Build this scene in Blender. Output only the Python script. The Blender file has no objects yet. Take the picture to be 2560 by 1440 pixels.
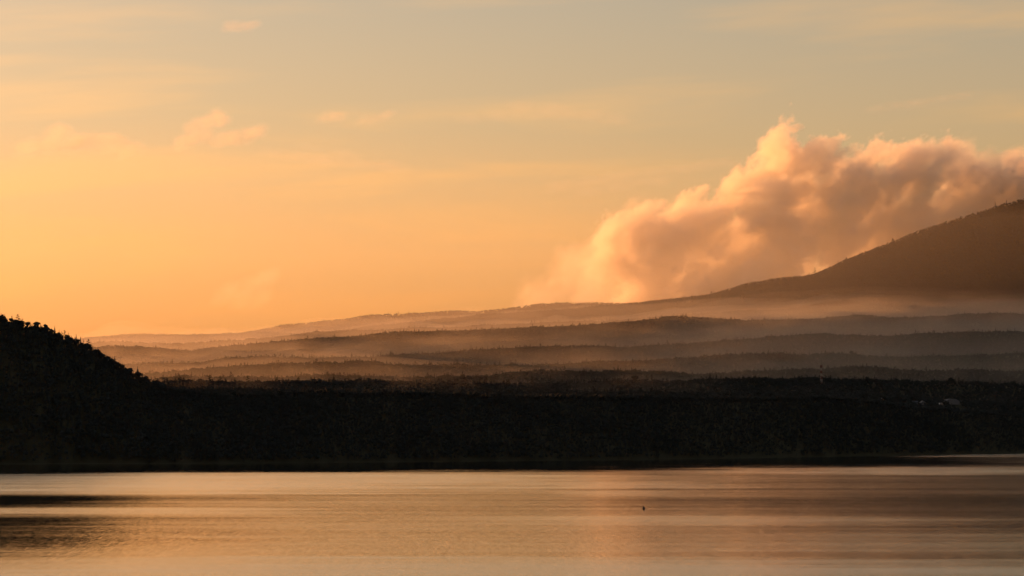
import bpy, bmesh, math, random
import numpy as np
from math import radians, sin, cos, pi

sc = bpy.context.scene
COL = sc.collection
rng = np.random.default_rng(7)
random.seed(7)

# ------------------------------------------------------------------ camera
F = 1280 / math.tan(radians(10))          # focal length in photo pixels
TH = radians(2.918)                       # camera tilts up a little
H = 30.0                                  # metres above the lake
cam = bpy.data.cameras.new('camera')
cam.lens = 18 / math.tan(radians(10))
cam.sensor_width = 36
cam.clip_start = 1
cam.clip_end = 120000
cam_o = bpy.data.objects.new('camera', cam)
cam_o.location = (0, 0, H)
cam_o.rotation_euler = (radians(90) + TH, 0, 0)
COL.objects.link(cam_o)
sc.camera = cam_o

# ------------------------------------------------------------------ light
SUN_AZ, SUN_EL = -63.0, 4.2               # degrees: left of the view, low
world = bpy.data.worlds.new('World')
sc.world = world
world.use_nodes = True
wt = world.node_tree
SKY_STRENGTH = 0.125
SUN_STRENGTH = 5.0
SUN_COLOR = (1.0, 0.39, 0.12)

sun = bpy.data.lights.new('sun', 'SUN')
sun.energy = SUN_STRENGTH
sun.angle = radians(0.6)
sun.color = SUN_COLOR
sun_o = bpy.data.objects.new('sun', sun)
sun_o.rotation_euler = (radians(90 - SUN_EL), 0, radians(180 - SUN_AZ))
COL.objects.link(sun_o)

sc.view_settings.view_transform = 'Standard'
sc.view_settings.look = 'None'
sc.view_settings.exposure = 1.07
sc.view_settings.gamma = 1.0
sc.view_settings.use_curve_mapping = False
sc.cycles.use_denoising = True
sc.cycles.use_adaptive_sampling = True
sc.cycles.adaptive_threshold = 0.03
sc.cycles.max_bounces = 6
sc.cycles.diffuse_bounces = 2
sc.cycles.glossy_bounces = 3
sc.cycles.volume_bounces = 3
sc.cycles.transparent_max_bounces = 8
sc.cycles.volume_step_rate = 5.0
sc.cycles.volume_max_steps = 512


def N(nt, typ, **kw):
    n = nt.nodes.new(typ)
    for k, v in kw.items():
        if k.startswith('i_'):
            n.inputs[k[2:].replace('_', ' ')].default_value = v
        else:
            setattr(n, k, v)
    return n


def L(nt, a, b):
    nt.links.new(a, b)


def math_n(nt, op, a, b=None, c=None, clamp=False):
    n = nt.nodes.new('ShaderNodeMath')
    n.operation = op
    n.use_clamp = clamp
    for i, v in enumerate((a, b, c)):
        if v is None:
            continue
        if isinstance(v, (int, float)):
            n.inputs[i].default_value = v
        else:
            nt.links.new(v, n.inputs[i])
    return n.outputs[0]


def build_world():
    nt = wt
    bg = nt.nodes['Background']
    sky = N(nt, 'ShaderNodeTexSky', sky_type='NISHITA', sun_disc=False)
    sky.sun_elevation = radians(SUN_EL)
    sky.sun_rotation = radians(SUN_AZ)
    sky.altitude = 900
    sky.air_density = 1.0
    sky.dust_density = 6.0
    sky.ozone_density = 1.0
    # thin veils of high cirrus: streaks of noise on a flat layer far overhead
    tc = N(nt, 'ShaderNodeTexCoord')
    sep = N(nt, 'ShaderNodeSeparateXYZ')
    L(nt, tc.outputs['Generated'], sep.inputs[0])
    zc = math_n(nt, 'MAXIMUM', sep.outputs[2], 0.012)
    az = math_n(nt, 'ARCTAN2', sep.outputs[0], sep.outputs[1])
    comb = N(nt, 'ShaderNodeCombineXYZ')
    L(nt, math_n(nt, 'MULTIPLY', az, 5.0), comb.inputs[0])
    tilt = math_n(nt, 'MULTIPLY', az, -1.6)
    L(nt, math_n(nt, 'ADD', math_n(nt, 'MULTIPLY', zc, 42.0), tilt), comb.inputs[1])
    n1 = N(nt, 'ShaderNodeTexNoise', i_Scale=1.0, i_Detail=7.0, i_Roughness=0.52, i_Distortion=0.35)
    L(nt, comb.outputs[0], n1.inputs['Vector'])
    ramp = N(nt, 'ShaderNodeMapRange', interpolation_type='SMOOTHSTEP')
    ramp.inputs['From Min'].default_value = 0.46
    ramp.inputs['From Max'].default_value = 0.74
    L(nt, n1.outputs['Fac'], ramp.inputs['Value'])
    low = N(nt, 'ShaderNodeMapRange', interpolation_type='SMOOTHSTEP')      # the sheet thickens with distance, towards the horizon
    low.inputs['From Min'].default_value = 0.19
    low.inputs['From Max'].default_value = 0.045
    L(nt, zc, low.inputs['Value'])
    veil = math_n(nt, 'ADD', math_n(nt, 'MULTIPLY', ramp.outputs[0], 0.85), math_n(nt, 'MULTIPLY', low.outputs[0], 0.75), clamp=True)
    bright = N(nt, 'ShaderNodeMix', data_type='RGBA', blend_type='MULTIPLY')
    bright.inputs[0].default_value = 1.0
    warm = N(nt, 'ShaderNodeMix', data_type='RGBA', blend_type='MULTIPLY')
    warm.inputs[0].default_value = 1.0
    L(nt, sky.outputs[0], warm.inputs[6])
    warm.inputs[7].default_value = (1.20, 0.90, 0.76, 1)
    L(nt, warm.outputs[2], bright.inputs[6])
    bright.inputs[7].default_value = (1.50, 1.17, 0.88, 1)
    mix = N(nt, 'ShaderNodeMix', data_type='RGBA')
    L(nt, veil, mix.inputs[0])
    L(nt, warm.outputs[2], mix.inputs[6])
    L(nt, bright.outputs[2], mix.inputs[7])
    L(nt, mix.outputs[2], bg.inputs['Color'])
    bg.inputs['Strength'].default_value = SKY_STRENGTH


build_world()


# ------------------------------------------------------------------ helpers
def ray(px, py):
    """slopes x/y and z/y of the sight line through a place in the photo"""
    u = (px - 1280) / F
    v = (720 - py) / F
    yy = cos(TH) - v * sin(TH)
    return u / yy, (sin(TH) + v * cos(TH)) / yy


def at(px, py, D):
    t, s = ray(px, py)
    return (t * D, D, H + s * D)


def mesh_obj(name, verts, faces, mat=None, parent=None, smooth=False, link=True):
    me = bpy.data.meshes.new(name)
    me.from_pydata([tuple(v) for v in verts], [], faces)
    me.update()
    if smooth:
        me.polygons.foreach_set('use_smooth', [True] * len(me.polygons))
    if mat:
        me.materials.append(mat)
    o = bpy.data.objects.new(name, me)
    if link:
        COL.objects.link(o)
    if parent:
        o.parent = parent
    return o


def tag(o, label=None, category=None, group=None, kind=None):
    for k, v in (('label', label), ('category', category), ('group', group), ('kind', kind)):
        if v:
            o[k] = v
    return o


def empty(name, loc, rz=0.0):
    o = bpy.data.objects.new(name, None)
    o.location = loc
    o.rotation_euler = (0, 0, rz)
    o.empty_display_size = 0.5
    COL.objects.link(o)
    return o


class MB:
    """collects simple pieces into one mesh"""
    def __init__(s):
        s.v, s.f = [], []

    def add(s, verts, faces):
        o = len(s.v)
        s.v += [tuple(p) for p in verts]
        s.f += [tuple(i + o for i in f) for f in faces]

    def box(s, c, d):
        x, y, z = c
        a, b, e = d[0] / 2, d[1] / 2, d[2] / 2
        s.add([(x - a, y - b, z - e), (x + a, y - b, z - e), (x + a, y + b, z - e), (x - a, y + b, z - e),
               (x - a, y - b, z + e), (x + a, y - b, z + e), (x + a, y + b, z + e), (x - a, y + b, z + e)],
              [(0, 3, 2, 1), (4, 5, 6, 7), (0, 1, 5, 4), (1, 2, 6, 5), (2, 3, 7, 6), (3, 0, 4, 7)])

    def bar(s, p, q, r0, r1=None, n=6):
        p, q = np.array(p, float), np.array(q, float)
        r1 = r0 if r1 is None else r1
        d = q - p
        d /= max(1e-9, np.linalg.norm(d))
        a = np.cross(d, (0, 0, 1.0))
        if np.linalg.norm(a) < 1e-3:
            a = np.array((1.0, 0, 0))
        a /= np.linalg.norm(a)
        b = np.cross(d, a)
        vs = []
        for c, r in ((p, r0), (q, r1)):
            for k in range(n):
                t = 2 * pi * k / n
                vs.append(c + r * (cos(t) * a + sin(t) * b))
        fs = [(k, (k + 1) % n, n + (k + 1) % n, n + k) for k in range(n)]
        fs += [tuple(range(n - 1, -1, -1)), tuple(range(n, 2 * n))]
        s.add(vs, fs)

    def lathe(s, prof, n=20):
        vs = [(r * cos(2 * pi * k / n), r * sin(2 * pi * k / n), z) for r, z in prof for k in range(n)]
        m = len(prof)
        fs = [(i * n + k, i * n + (k + 1) % n, (i + 1) * n + (k + 1) % n, (i + 1) * n + k)
              for i in range(m - 1) for k in range(n)]
        fs += [tuple(range(n - 1, -1, -1)), tuple(range((m - 1) * n, m * n))]
        s.add(vs, fs)

    def build(s, name, mat, parent=None, smooth=False, link=True):
        return mesh_obj(name, s.v, s.f, mat, parent, smooth, link)


# ------------------------------------------------------------------ materials
def plain(name, col, rough=0.8, spec=0.2, metal=0.0, noise=0.0, scale=1.0):
    m = bpy.data.materials.new(name)
    m.use_nodes = True
    nt = m.node_tree
    p = nt.nodes['Principled BSDF']
    p.inputs['Base Color'].default_value = (*col, 1)
    p.inputs['Roughness'].default_value = rough
    p.inputs['Specular IOR Level'].default_value = spec
    p.inputs['Metallic'].default_value = metal
    if noise:
        tc = N(nt, 'ShaderNodeTexCoord')
        nz = N(nt, 'ShaderNodeTexNoise', i_Scale=scale, i_Detail=4.0)
        L(nt, tc.outputs['Object'], nz.inputs['Vector'])
        mr = N(nt, 'ShaderNodeMapRange')
        mr.inputs['To Min'].default_value = 1 - noise
        mr.inputs['To Max'].default_value = 1 + noise
        L(nt, nz.outputs['Fac'], mr.inputs['Value'])
        mx = N(nt, 'ShaderNodeMix', data_type='RGBA', blend_type='MULTIPLY')
        mx.inputs[0].default_value = 1
        mx.inputs[6].default_value = (*col, 1)
        L(nt, mr.outputs[0], mx.inputs[7])
        L(nt, mx.outputs[2], p.inputs['Base Color'])
    return m


def foliage(name, col):
    m = bpy.data.materials.new(name)
    m.use_nodes = True
    nt = m.node_tree
    p = nt.nodes['Principled BSDF']
    p.inputs['Roughness'].default_value = 0.9
    p.inputs['Specular IOR Level'].default_value = 0.08
    oi = N(nt, 'ShaderNodeObjectInfo')
    hs = N(nt, 'ShaderNodeHueSaturation')
    hs.inputs['Color'].default_value = (*col, 1)
    mr = N(nt, 'ShaderNodeMapRange')
    mr.inputs['To Min'].default_value = 0.8
    mr.inputs['To Max'].default_value = 1.2
    L(nt, oi.outputs['Random'], mr.inputs['Value'])
    L(nt, mr.outputs[0], hs.inputs['Value'])
    mr2 = N(nt, 'ShaderNodeMapRange')
    mr2.inputs['To Min'].default_value = 0.46
    mr2.inputs['To Max'].default_value = 0.53
    L(nt, oi.outputs['Random'], mr2.inputs['Value'])
    L(nt, mr2.outputs[0], hs.inputs['Hue'])
    L(nt, hs.outputs[0], p.inputs['Base Color'])
    return m


M_BROAD = foliage('broadleaf foliage', (0.021, 0.026, 0.027))
M_NEEDLE = foliage('needle foliage', (0.018, 0.023, 0.024))
M_BARK = plain('bark', (0.045, 0.033, 0.025), 0.9, 0.1, noise=0.3, scale=2.0)
M_SOIL = plain('forest floor', (0.030, 0.028, 0.016), 0.95, 0.05, noise=0.4, scale=0.05)


def volume_mat(name, density, color=(1, 1, 1), aniso=0.3, attr=False):
    m = bpy.data.materials.new(name)
    m.use_nodes = True
    nt = m.node_tree
    nt.nodes.remove(nt.nodes['Principled BSDF'])
    out = nt.nodes['Material Output']
    v = N(nt, 'ShaderNodeVolumePrincipled')
    v.inputs['Density'].default_value = density
    v.inputs['Color'].default_value = (*color, 1)
    v.inputs['Anisotropy'].default_value = aniso
    if not attr:
        v.inputs['Density Attribute'].default_value = ''
    L(nt, v.outputs[0], out.inputs['Volume'])
    m.cycles.homogeneous_volume = not attr
    return m


# ------------------------------------------------------------------ land
# crest lines of the wooded land, nearest first: places along each skyline from the shore lookout; left ends out of view shaped for the sunlight
SHORE = [(-2500, 1163), (0, 1160), (500, 1159), (1000, 1155), (1500, 1150), (1800, 1146), (2100, 1141), (2560, 1134), (4500, 1128)]
CREST = {
    'K': [(-2600, 500), (-1800, 470), (-1200, 500), (-700, 575), (-300, 690), (-100, 755), (0, 787), (29, 794), (54, 803), (87, 814),
          (119, 820), (154, 833), (187, 847), (219, 864), (250, 883), (287, 905), (311, 918), (361, 944), (417, 968), (450, 978),
          (600, 986), (700, 983), (808, 977), (878, 979), (989, 978), (1128, 987), (1394, 987), (1561, 992), (1700, 991),
          (1900, 995), (2027, 992), (2110, 996), (2193, 1006), (2249, 1018), (2332, 1021), (2402, 1027), (2485, 1033),
          (2560, 1041), (2900, 1050), (4500, 1050)],
    'J': [(-2600, 450), (-700, 600), (-300, 730), (0, 860), (300, 965), (417, 968), (522, 966), (583, 966), (700, 972), (739, 969), (842, 972), (928, 970), (989, 974),  # unseen left end raised to block the low sun from the near forest
          (1128, 972), (1300, 974), (1500, 976), (1700, 976), (1900, 978), (2110, 976), (2250, 990), (2400, 1000), (2560, 1010), (4500, 1010)],
    'I2': [(-2600, 1010), (-300, 985), (300, 948), (383, 950), (455, 948), (528, 949), (600, 951), (719, 948), (794, 950), (878, 950),  # unseen left end lowered, as on the farther crests, so sun reaches the mist
           (917, 945), (961, 946), (1100, 950), (1200, 958), (1269, 956), (1378, 954), (1500, 953), (1547, 948), (1617, 948), (1700, 946),
           (1775, 938), (1825, 941), (1881, 939), (1971, 946), (2021, 942), (2110, 944), (2249, 949), (2377, 947), (2443, 953),
           (2500, 960), (2530, 954), (2560, 962), (2900, 955), (4500, 900)],
    'I': [(-2600, 1010), (-300, 975), (383, 945), (430, 939), (455, 936), (494, 939), (528, 941), (578, 939), (700, 940), (767, 934),
          (850, 937), (960, 940), (1114, 936), (1197, 937), (1283, 925), (1350, 921), (1478, 927), (1547, 924), (1672, 925),
          (1728, 932), (1860, 925), (2000, 920), (2150, 915), (2300, 922), (2560, 925), (2900, 900), (4500, 850)],
    'H': [(-2600, 1000), (-300, 965), (380, 930), (450, 922), (600, 912), (700, 906), (808, 903), (905, 900), (1000, 906), (1128, 908),
          (1228, 912), (1280, 906), (1311, 909), (1450, 905), (1600, 896), (1750, 890), (1860, 883), (1943, 882), (2015, 887),
          (2060, 883), (2138, 884), (2221, 889), (2318, 889), (2377, 890), (2443, 886), (2540, 881), (2560, 883), (2900, 860), (4500, 800)],
    'G': [(-2600, 990), (-300, 945), (380, 905), (500, 905), (560, 894), (650, 891), (780, 893), (900, 893), (1003, 886), (1044, 881),
          (1128, 879), (1239, 870), (1333, 867), (1450, 864), (1561, 865), (1611, 861), (1728, 857), (1860, 848), (1971, 836),
          (2071, 832), (2200, 837), (2350, 831), (2560, 826), (2900, 810), (4500, 760)],
    'D': [(-2600, 980), (-300, 905), (100, 872), (200, 868), (228, 865), (294, 861), (344, 862), (417, 869), (480, 872), (520, 867), (560, 861),
          (600, 859), (767, 845), (850, 840), (961, 830), (1089, 823), (1200, 823), (1311, 817), (1408, 814), (1478, 810),
          (1539, 803), (1600, 798), (1672, 789), (1708, 789), (1755, 793), (1867, 800), (2038, 793), (2138, 786), (2207, 791),
          (2360, 790), (2429, 782), (2513, 780), (2560, 784), (2900, 770), (4500, 700)],
    'E': [(-2600, 970), (-300, 895), (200, 856), (300, 852), (440, 856), (600, 847), (700, 838), (767, 829), (900, 823), (1128, 815), (1300, 808),
          (1480, 802), (1600, 796), (1755, 783), (1867, 776), (1993, 770), (2043, 761), (2138, 751), (2332, 754), (2560, 746),
          (2900, 720), (4500, 640)],
    'C': [(-2600, 970), (-300, 900), (300, 866), (500, 858), (700, 842), (850, 824), (1000, 806), (1100, 797), (1200, 785), (1311, 778), (1422, 771),
          (1478, 764), (1558, 759), (1655, 749), (1772, 736), (1800, 728), (1860, 707), (1935, 694), (1999, 690), (2032, 684),
          (2060, 672), (2116, 647), (2163, 628), (2232, 600), (2304, 571), (2371, 551), (2446, 527), (2488, 513), (2560, 495),
          (2750, 440), (3000, 400), (3500, 420), (4500, 560)],
    'A': [(-2600, 950), (-900, 900), (-200, 862), (100, 848), (180, 847), (235, 841), (320, 835), (360, 834), (470, 836), (560, 833), (600, 832),
          (640, 828), (700, 830), (900, 834), (1500, 800), (2000, 760), (4500, 700)],
    'B': [(-2600, 950), (-300, 880), (300, 845), (560, 835), (600, 831), (640, 826), (680, 817), (715, 808), (780, 804), (850, 796), (930, 785),
          (1000, 783), (1100, 778), (1160, 774), (1200, 777), (1260, 770), (1310, 763), (1350, 758), (1400, 755), (1480, 753),
          (1540, 757), (1700, 757), (2000, 740), (4500, 680)],
}
DIST = {'K': 420, 'J': 680, 'I2': 1040, 'I': 1450, 'H': 1950, 'G': 2600, 'D': 3700, 'E': 4800}   # metres behind the shore
TREE_H = {'K': 7.5, 'J': 11, 'I2': 11, 'I': 11, 'H': 11, 'G': 11, 'D': 11, 'E': 11, 'C': 10, 'A': 10, 'B': 10}
DIP = [0, 5, 12, 14, 20, 26, 34, 34, 50, 40, 40]
ORDER = ['K', 'J', 'I2', 'I', 'H', 'G', 'D', 'E', 'C', 'A', 'B']
FAR = 13250.0


def slope_of(pts, t):
    a = np.array([ray(*p) for p in pts])
    return np.interp(t, a[:, 0], a[:, 1])


def smooth_noise(t, freq, seed):
    r = np.random.default_rng(seed)
    g = r.normal(size=4096)
    x = (np.asarray(t) + 5) * freq
    i = np.floor(x).astype(int)
    f = x - i
    f = f * f * (3 - 2 * f)
    return g[i % 4096] * (1 - f) + g[(i + 1) % 4096] * f


def nodes_at(t):
    """distances and heights of shore, crests and far edge along each direction t = x / y"""
    t = np.asarray(t, float)
    shore = -H / slope_of(SHORE, t)
    shore = shore + 14 * smooth_noise(t, 60, 1) + 6 * smooth_noise(t, 240, 2)
    Ds, Zs = [shore - 90, shore, shore + 6], [np.full_like(t, -5.0), np.full_like(t, 0.05), np.full_like(t, 0.9)]
    for i, k in enumerate(ORDER):
        if k in DIST:
            D = shore + DIST[k] * (1 + 0.0 * t) + 30 * smooth_noise(t, 25, 10 + i)
        else:
            D = {'C': 10300.0, 'A': 11300.0, 'B': 12300.0}[k] + 60 * smooth_noise(t, 18, 10 + i)
        Ds.append(D)
        Zs.append(H + slope_of(CREST[k], t) * D - TREE_H[k] + 0.6 * smooth_noise(t, 400, 40 + i))
    Ds.append(np.full_like(t, FAR))
    Zs.append(Zs[-1] - 160)
    return np.array(Ds), np.array(Zs)


SUB = [1, 2, 14, 8, 8, 9, 10, 12, 14, 14, 20, 12, 12, 6]


def land_height(D, Ds, Zs):
    """height at distance D along one or more directions (arrays share the last axis)"""
    z = np.zeros_like(D)
    for s in range(len(Ds) - 1):
        f = np.clip((D - Ds[s]) / (Ds[s + 1] - Ds[s]), 0, 1)
        dip = DIP[s - 2] if 3 <= s < 13 else 0
        if s < 3:
            e = f ** 0.85 if s == 2 else f
        else:
            e = f
        zz = Zs[s] + (Zs[s + 1] - Zs[s]) * e - dip * np.sin(pi * f) ** 1.3 * (1 - 0.35 * f)
        z = np.where((D >= Ds[s]) & (D <= Ds[s + 1]), zz, z)
    z = np.where(D > Ds[-1], Zs[-1], z)
    return z


def ground(x, y):
    t = np.array([x / y])
    Ds, Zs = nodes_at(t)
    return float(land_height(np.array([y]), Ds, Zs)[0])


def grid_faces(nr, nc):
    i = np.arange(nr - 1)[:, None] * nc + np.arange(nc - 1)[None, :]
    return np.stack([i, i + 1, i + nc + 1, i + nc], -1).reshape(-1, 4)


def mesh_np(name, verts, faces, mat, smooth=True):
    me = bpy.data.meshes.new(name)
    nv, nf = len(verts), len(faces)
    me.vertices.add(nv)
    me.vertices.foreach_set('co', np.asarray(verts, np.float32).ravel())
    me.loops.add(nf * 4)
    me.loops.foreach_set('vertex_index', np.asarray(faces, np.int32).ravel())
    me.polygons.add(nf)
    me.polygons.foreach_set('loop_start', np.arange(0, nf * 4, 4, dtype=np.int32))
    me.polygons.foreach_set('use_smooth', np.full(nf, smooth))
    me.update(calc_edges=True)
    me.validate()
    if mat:
        me.materials.append(mat)
    o = bpy.data.objects.new(name, me)
    COL.objects.link(o)
    return o


T_COLS = np.concatenate([np.linspace(-0.46, -0.20, 60)[:-1], np.linspace(-0.20, 0.20, 620), np.linspace(0.20, 0.46, 60)[1:]])


def build_land():
    t = T_COLS
    Ds, Zs = nodes_at(t)
    rows = []
    for s in range(len(Ds) - 1):
        n = SUB[s]
        for k in range(n):
            rows.append(Ds[s] + (Ds[s + 1] - Ds[s]) * k / n)
    rows.append(Ds[-1])
    D = np.array(rows)
    Z = np.array([land_height(d, Ds, Zs) for d in D])
    nr, nc = D.shape
    V = np.stack([D * t[None, :], D, Z], -1).reshape(-1, 3)
    o = mesh_np('terrain', V, grid_faces(nr, nc), M_SOIL)
    tag(o, kind='structure')
    return D, Z


LAND_D, LAND_Z = build_land()


# ------------------------------------------------------------------ lake
# rippled lanes: left, right, near and far edge
LANES = [(-900, 1330, 1180, 1234, 0.9), (-600, 620, 1269, 1290, 0.7), (-900, 3400, 1402, 1520, 0.9), (1620, 2700, 1163, 1184, 0.9),
         (1400, 1680, 1227, 1239, 0.35), (2090, 2800, 1130, 1142, 0.9), (1250, 2350, 1290, 1312, 0.45), (910, 1120, 1157, 1163, 0.5),
         (-200, 190, 1167, 1171, 0.5), (1900, 3000, 1330, 1395, 0.25)]
# calm lanes, which mirror the land behind
CALM = [(-1000, 560, 1239, 1267, 0.58), (-900, 520, 1292, 1400, 0.56), (1500, 3300, 1238, 1292, 0.2), (-1500, 1900, 1156, 1178, 0.85), (1400, 2400, 1145, 1164, 0.55)]


def water_material():
    m = bpy.data.materials.new('lake water')
    m.use_nodes = True
    nt = m.node_tree
    nt.nodes.remove(nt.nodes['Principled BSDF'])
    out = nt.nodes['Material Output']
    body = N(nt, 'ShaderNodeBsdfDiffuse')
    body.inputs['Color'].default_value = (0.006, 0.009, 0.009, 1)
    gloss = N(nt, 'ShaderNodeBsdfAnisotropic', distribution='BECKMANN')
    gloss.inputs['Color'].default_value = (1.0, 1.0, 1.0, 1)
    fres = N(nt, 'ShaderNodeFresnel', i_IOR=1.333)
    mixs = N(nt, 'ShaderNodeMixShader')
    L(nt, fres.outputs[0], mixs.inputs[0])
    L(nt, body.outputs[0], mixs.inputs[1])
    L(nt, gloss.outputs[0], mixs.inputs[2])
    L(nt, mixs.outputs[0], out.inputs['Surface'])
    geo = N(nt, 'ShaderNodeNewGeometry')
    sep = N(nt, 'ShaderNodeSeparateXYZ')
    L(nt, geo.outputs['Position'], sep.inputs[0])
    X, Y = sep.outputs[0], sep.outputs[1]
    lnY = math_n(nt, 'LOGARITHM', math_n(nt, 'MAXIMUM', Y, 50.0), math.e)

    def noise(sx, sl, det, rgh):
        c = N(nt, 'ShaderNodeCombineXYZ')
        L(nt, math_n(nt, 'MULTIPLY', X, sx), c.inputs[0])
        L(nt, math_n(nt, 'MULTIPLY', lnY, sl), c.inputs[1])
        n = N(nt, 'ShaderNodeTexNoise', i_Scale=1.0, i_Detail=det, i_Roughness=rgh)
        L(nt, c.outputs[0], n.inputs['Vector'])
        return math_n(nt, 'SUBTRACT', n.outputs['Fac'], 0.5)
    # wind lanes: long patches of rippled water lying across the lake, between calmer water
    wv = math_n(nt, 'ADD', noise(1 / 240, 22.0, 4.0, 0.6), math_n(nt, 'MULTIPLY', noise(1 / 60, 60.0, 3.0, 0.6), 0.5))
    def patch(x0, x1, y0, y1, a):
        D0, D1 = -H / ray(1280, y1)[1], -H / ray(1280, y0)[1]
        cy, ry = (D0 + D1) / 2, (D1 - D0) / 2
        X0, X1 = ray(x0, y0)[0] * cy, ray(x1, y0)[0] * cy
        cx, rx = (X0 + X1) / 2, (X1 - X0) / 2
        dx = math_n(nt, 'POWER', math_n(nt, 'DIVIDE', math_n(nt, 'SUBTRACT', X, cx), rx), 2.0)
        dy = math_n(nt, 'POWER', math_n(nt, 'DIVIDE', math_n(nt, 'SUBTRACT', Y, cy), ry), 2.0)
        d = math_n(nt, 'ADD', math_n(nt, 'ADD', dx, dy), math_n(nt, 'MULTIPLY', wv, 4.6))
        mr = N(nt, 'ShaderNodeMapRange', interpolation_type='SMOOTHSTEP')
        mr.inputs['From Min'].default_value = 2.3
        mr.inputs['From Max'].default_value = -0.1
        mr.inputs['To Max'].default_value = a
        L(nt, d, mr.inputs['Value'])
        return mr.outputs[0]
    amt, calm = None, None
    for q in LANES:
        o = patch(*q)
        amt = o if amt is None else math_n(nt, 'MAXIMUM', amt, o)
    for q in CALM:
        o = patch(*q)
        calm = o if calm is None else math_n(nt, 'MAXIMUM', calm, o)
    amt = math_n(nt, 'ADD', math_n(nt, 'MULTIPLY', amt, 0.40), 0.60)
    amt = math_n(nt, 'ADD', amt, math_n(nt, 'MULTIPLY', noise(1 / 420, 24.0, 3.0, 0.5), 0.5))
    amt = math_n(nt, 'ADD', amt, math_n(nt, 'MULTIPLY', noise(1 / 300, 110.0, 2.0, 0.5), 0.12), clamp=True)
    amt = math_n(nt, 'MULTIPLY', amt, math_n(nt, 'SUBTRACT', 1.0, calm, clamp=True))
    rough = N(nt, 'ShaderNodeMapRange')
    rough.inputs['To Min'].default_value = 0.05
    rough.inputs['To Max'].default_value = 0.23
    L(nt, amt, rough.inputs['Value'])
    L(nt, rough.outputs[0], gloss.inputs['Roughness'])
    # wavelets: tilt of the surface, larger than the ripples the roughness stands for
    wl = N(nt, 'ShaderNodeTexNoise', i_Scale=1.0, i_Detail=4.0, i_Roughness=0.7)
    cv = N(nt, 'ShaderNodeCombineXYZ')
    L(nt, math_n(nt, 'MULTIPLY', X, 1.5), cv.inputs[0])
    L(nt, math_n(nt, 'MULTIPLY', Y, 0.12), cv.inputs[1])
    L(nt, cv.outputs[0], wl.inputs['Vector'])
    vs = N(nt, 'ShaderNodeVectorMath', operation='SUBTRACT')
    L(nt, wl.outputs['Color'], vs.inputs[0])
    vs.inputs[1].default_value = (0.5, 0.5, 0.5)
    vm = N(nt, 'ShaderNodeVectorMath', operation='MULTIPLY')
    L(nt, vs.outputs[0], vm.inputs[0])
    vm.inputs[1].default_value = (0.028, 0.045, 0.0)
    va = N(nt, 'ShaderNodeVectorMath', operation='ADD')
    L(nt, vm.outputs[0], va.inputs[0])
    va.inputs[1].default_value = (0, 0, 1)
    vn = N(nt, 'ShaderNodeVectorMath', operation='NORMALIZE')
    L(nt, va.outputs[0], vn.inputs[0])
    L(nt, vn.outputs[0], gloss.inputs['Normal'])
    return m


lake = mesh_obj('lake_water', [(-3200, -250, 0), (3200, -250, 0), (3200, 6200, 0), (-3200, 6200, 0)], [(0, 1, 2, 3)], water_material())
tag(lake, kind='structure')


# ------------------------------------------------------------------ trees
def blob(mb, c, r, seed, squash=0.8, sub=1, rough=0.25):
    """one uneven clump of leaves"""
    bm = bmesh.new()
    bmesh.ops.create_icosphere(bm, subdivisions=sub, radius=1.0)
    rr = random.Random(seed)
    vs = []
    for v in bm.verts:
        k = 1 + rr.uniform(-rough, rough)
        vs.append((c[0] + v.co.x * r * k, c[1] + v.co.y * r * k, c[2] + v.co.z * r * k * squash))
    fs = [tuple(v.index for v in f.verts) for f in bm.faces]
    bm.free()
    mb.add(vs, fs)


def leaf_cards(mb, c, r, n, size, rr, squash=0.8):
    for _ in range(n):
        a, b = rr.uniform(0, 2 * pi), rr.uniform(-0.4, 1)
        q = math.sqrt(max(0, 1 - b * b))
        k = r * rr.uniform(0.85, 1.18)
        p = np.array((c[0] + k * q * cos(a), c[1] + k * q * sin(a), c[2] + k * b * squash))
        d1 = np.array([rr.gauss(0, 1) for _ in range(3)])
        d2 = np.array([rr.gauss(0, 1) for _ in range(3)])
        d1 *= size / np.linalg.norm(d1)
        d2 *= size / np.linalg.norm(d2)
        mb.add([p - d1, p + d2, p + d1, p - d2 * 0.5], [(0, 1, 2, 3)])


def broadleaf(seed, h=12.0):
    rr = random.Random(seed)
    crown, trunk = MB(), MB()
    trunk.bar((0, 0, -1), (0, 0, h * 0.5), 0.28, 0.14)
    for k in range(rr.randint(5, 7)):
        a = rr.uniform(0, 2 * pi)
        d = rr.uniform(0.6, 2.6)
        z = h * rr.uniform(0.45, 0.8)
        r = rr.uniform(1.5, 2.3)
        if k == 0:
            a, d, z, r = 0, 0, h * 0.8, 2.2
        c = (d * cos(a), d * sin(a), z)
        trunk.bar((0, 0, h * 0.35), c, 0.12, 0.04, 5)
        blob(crown, c, r, rr.random(), 0.8)
        leaf_cards(crown, c, r, 26, 0.42, rr)
    return crown, trunk


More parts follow.
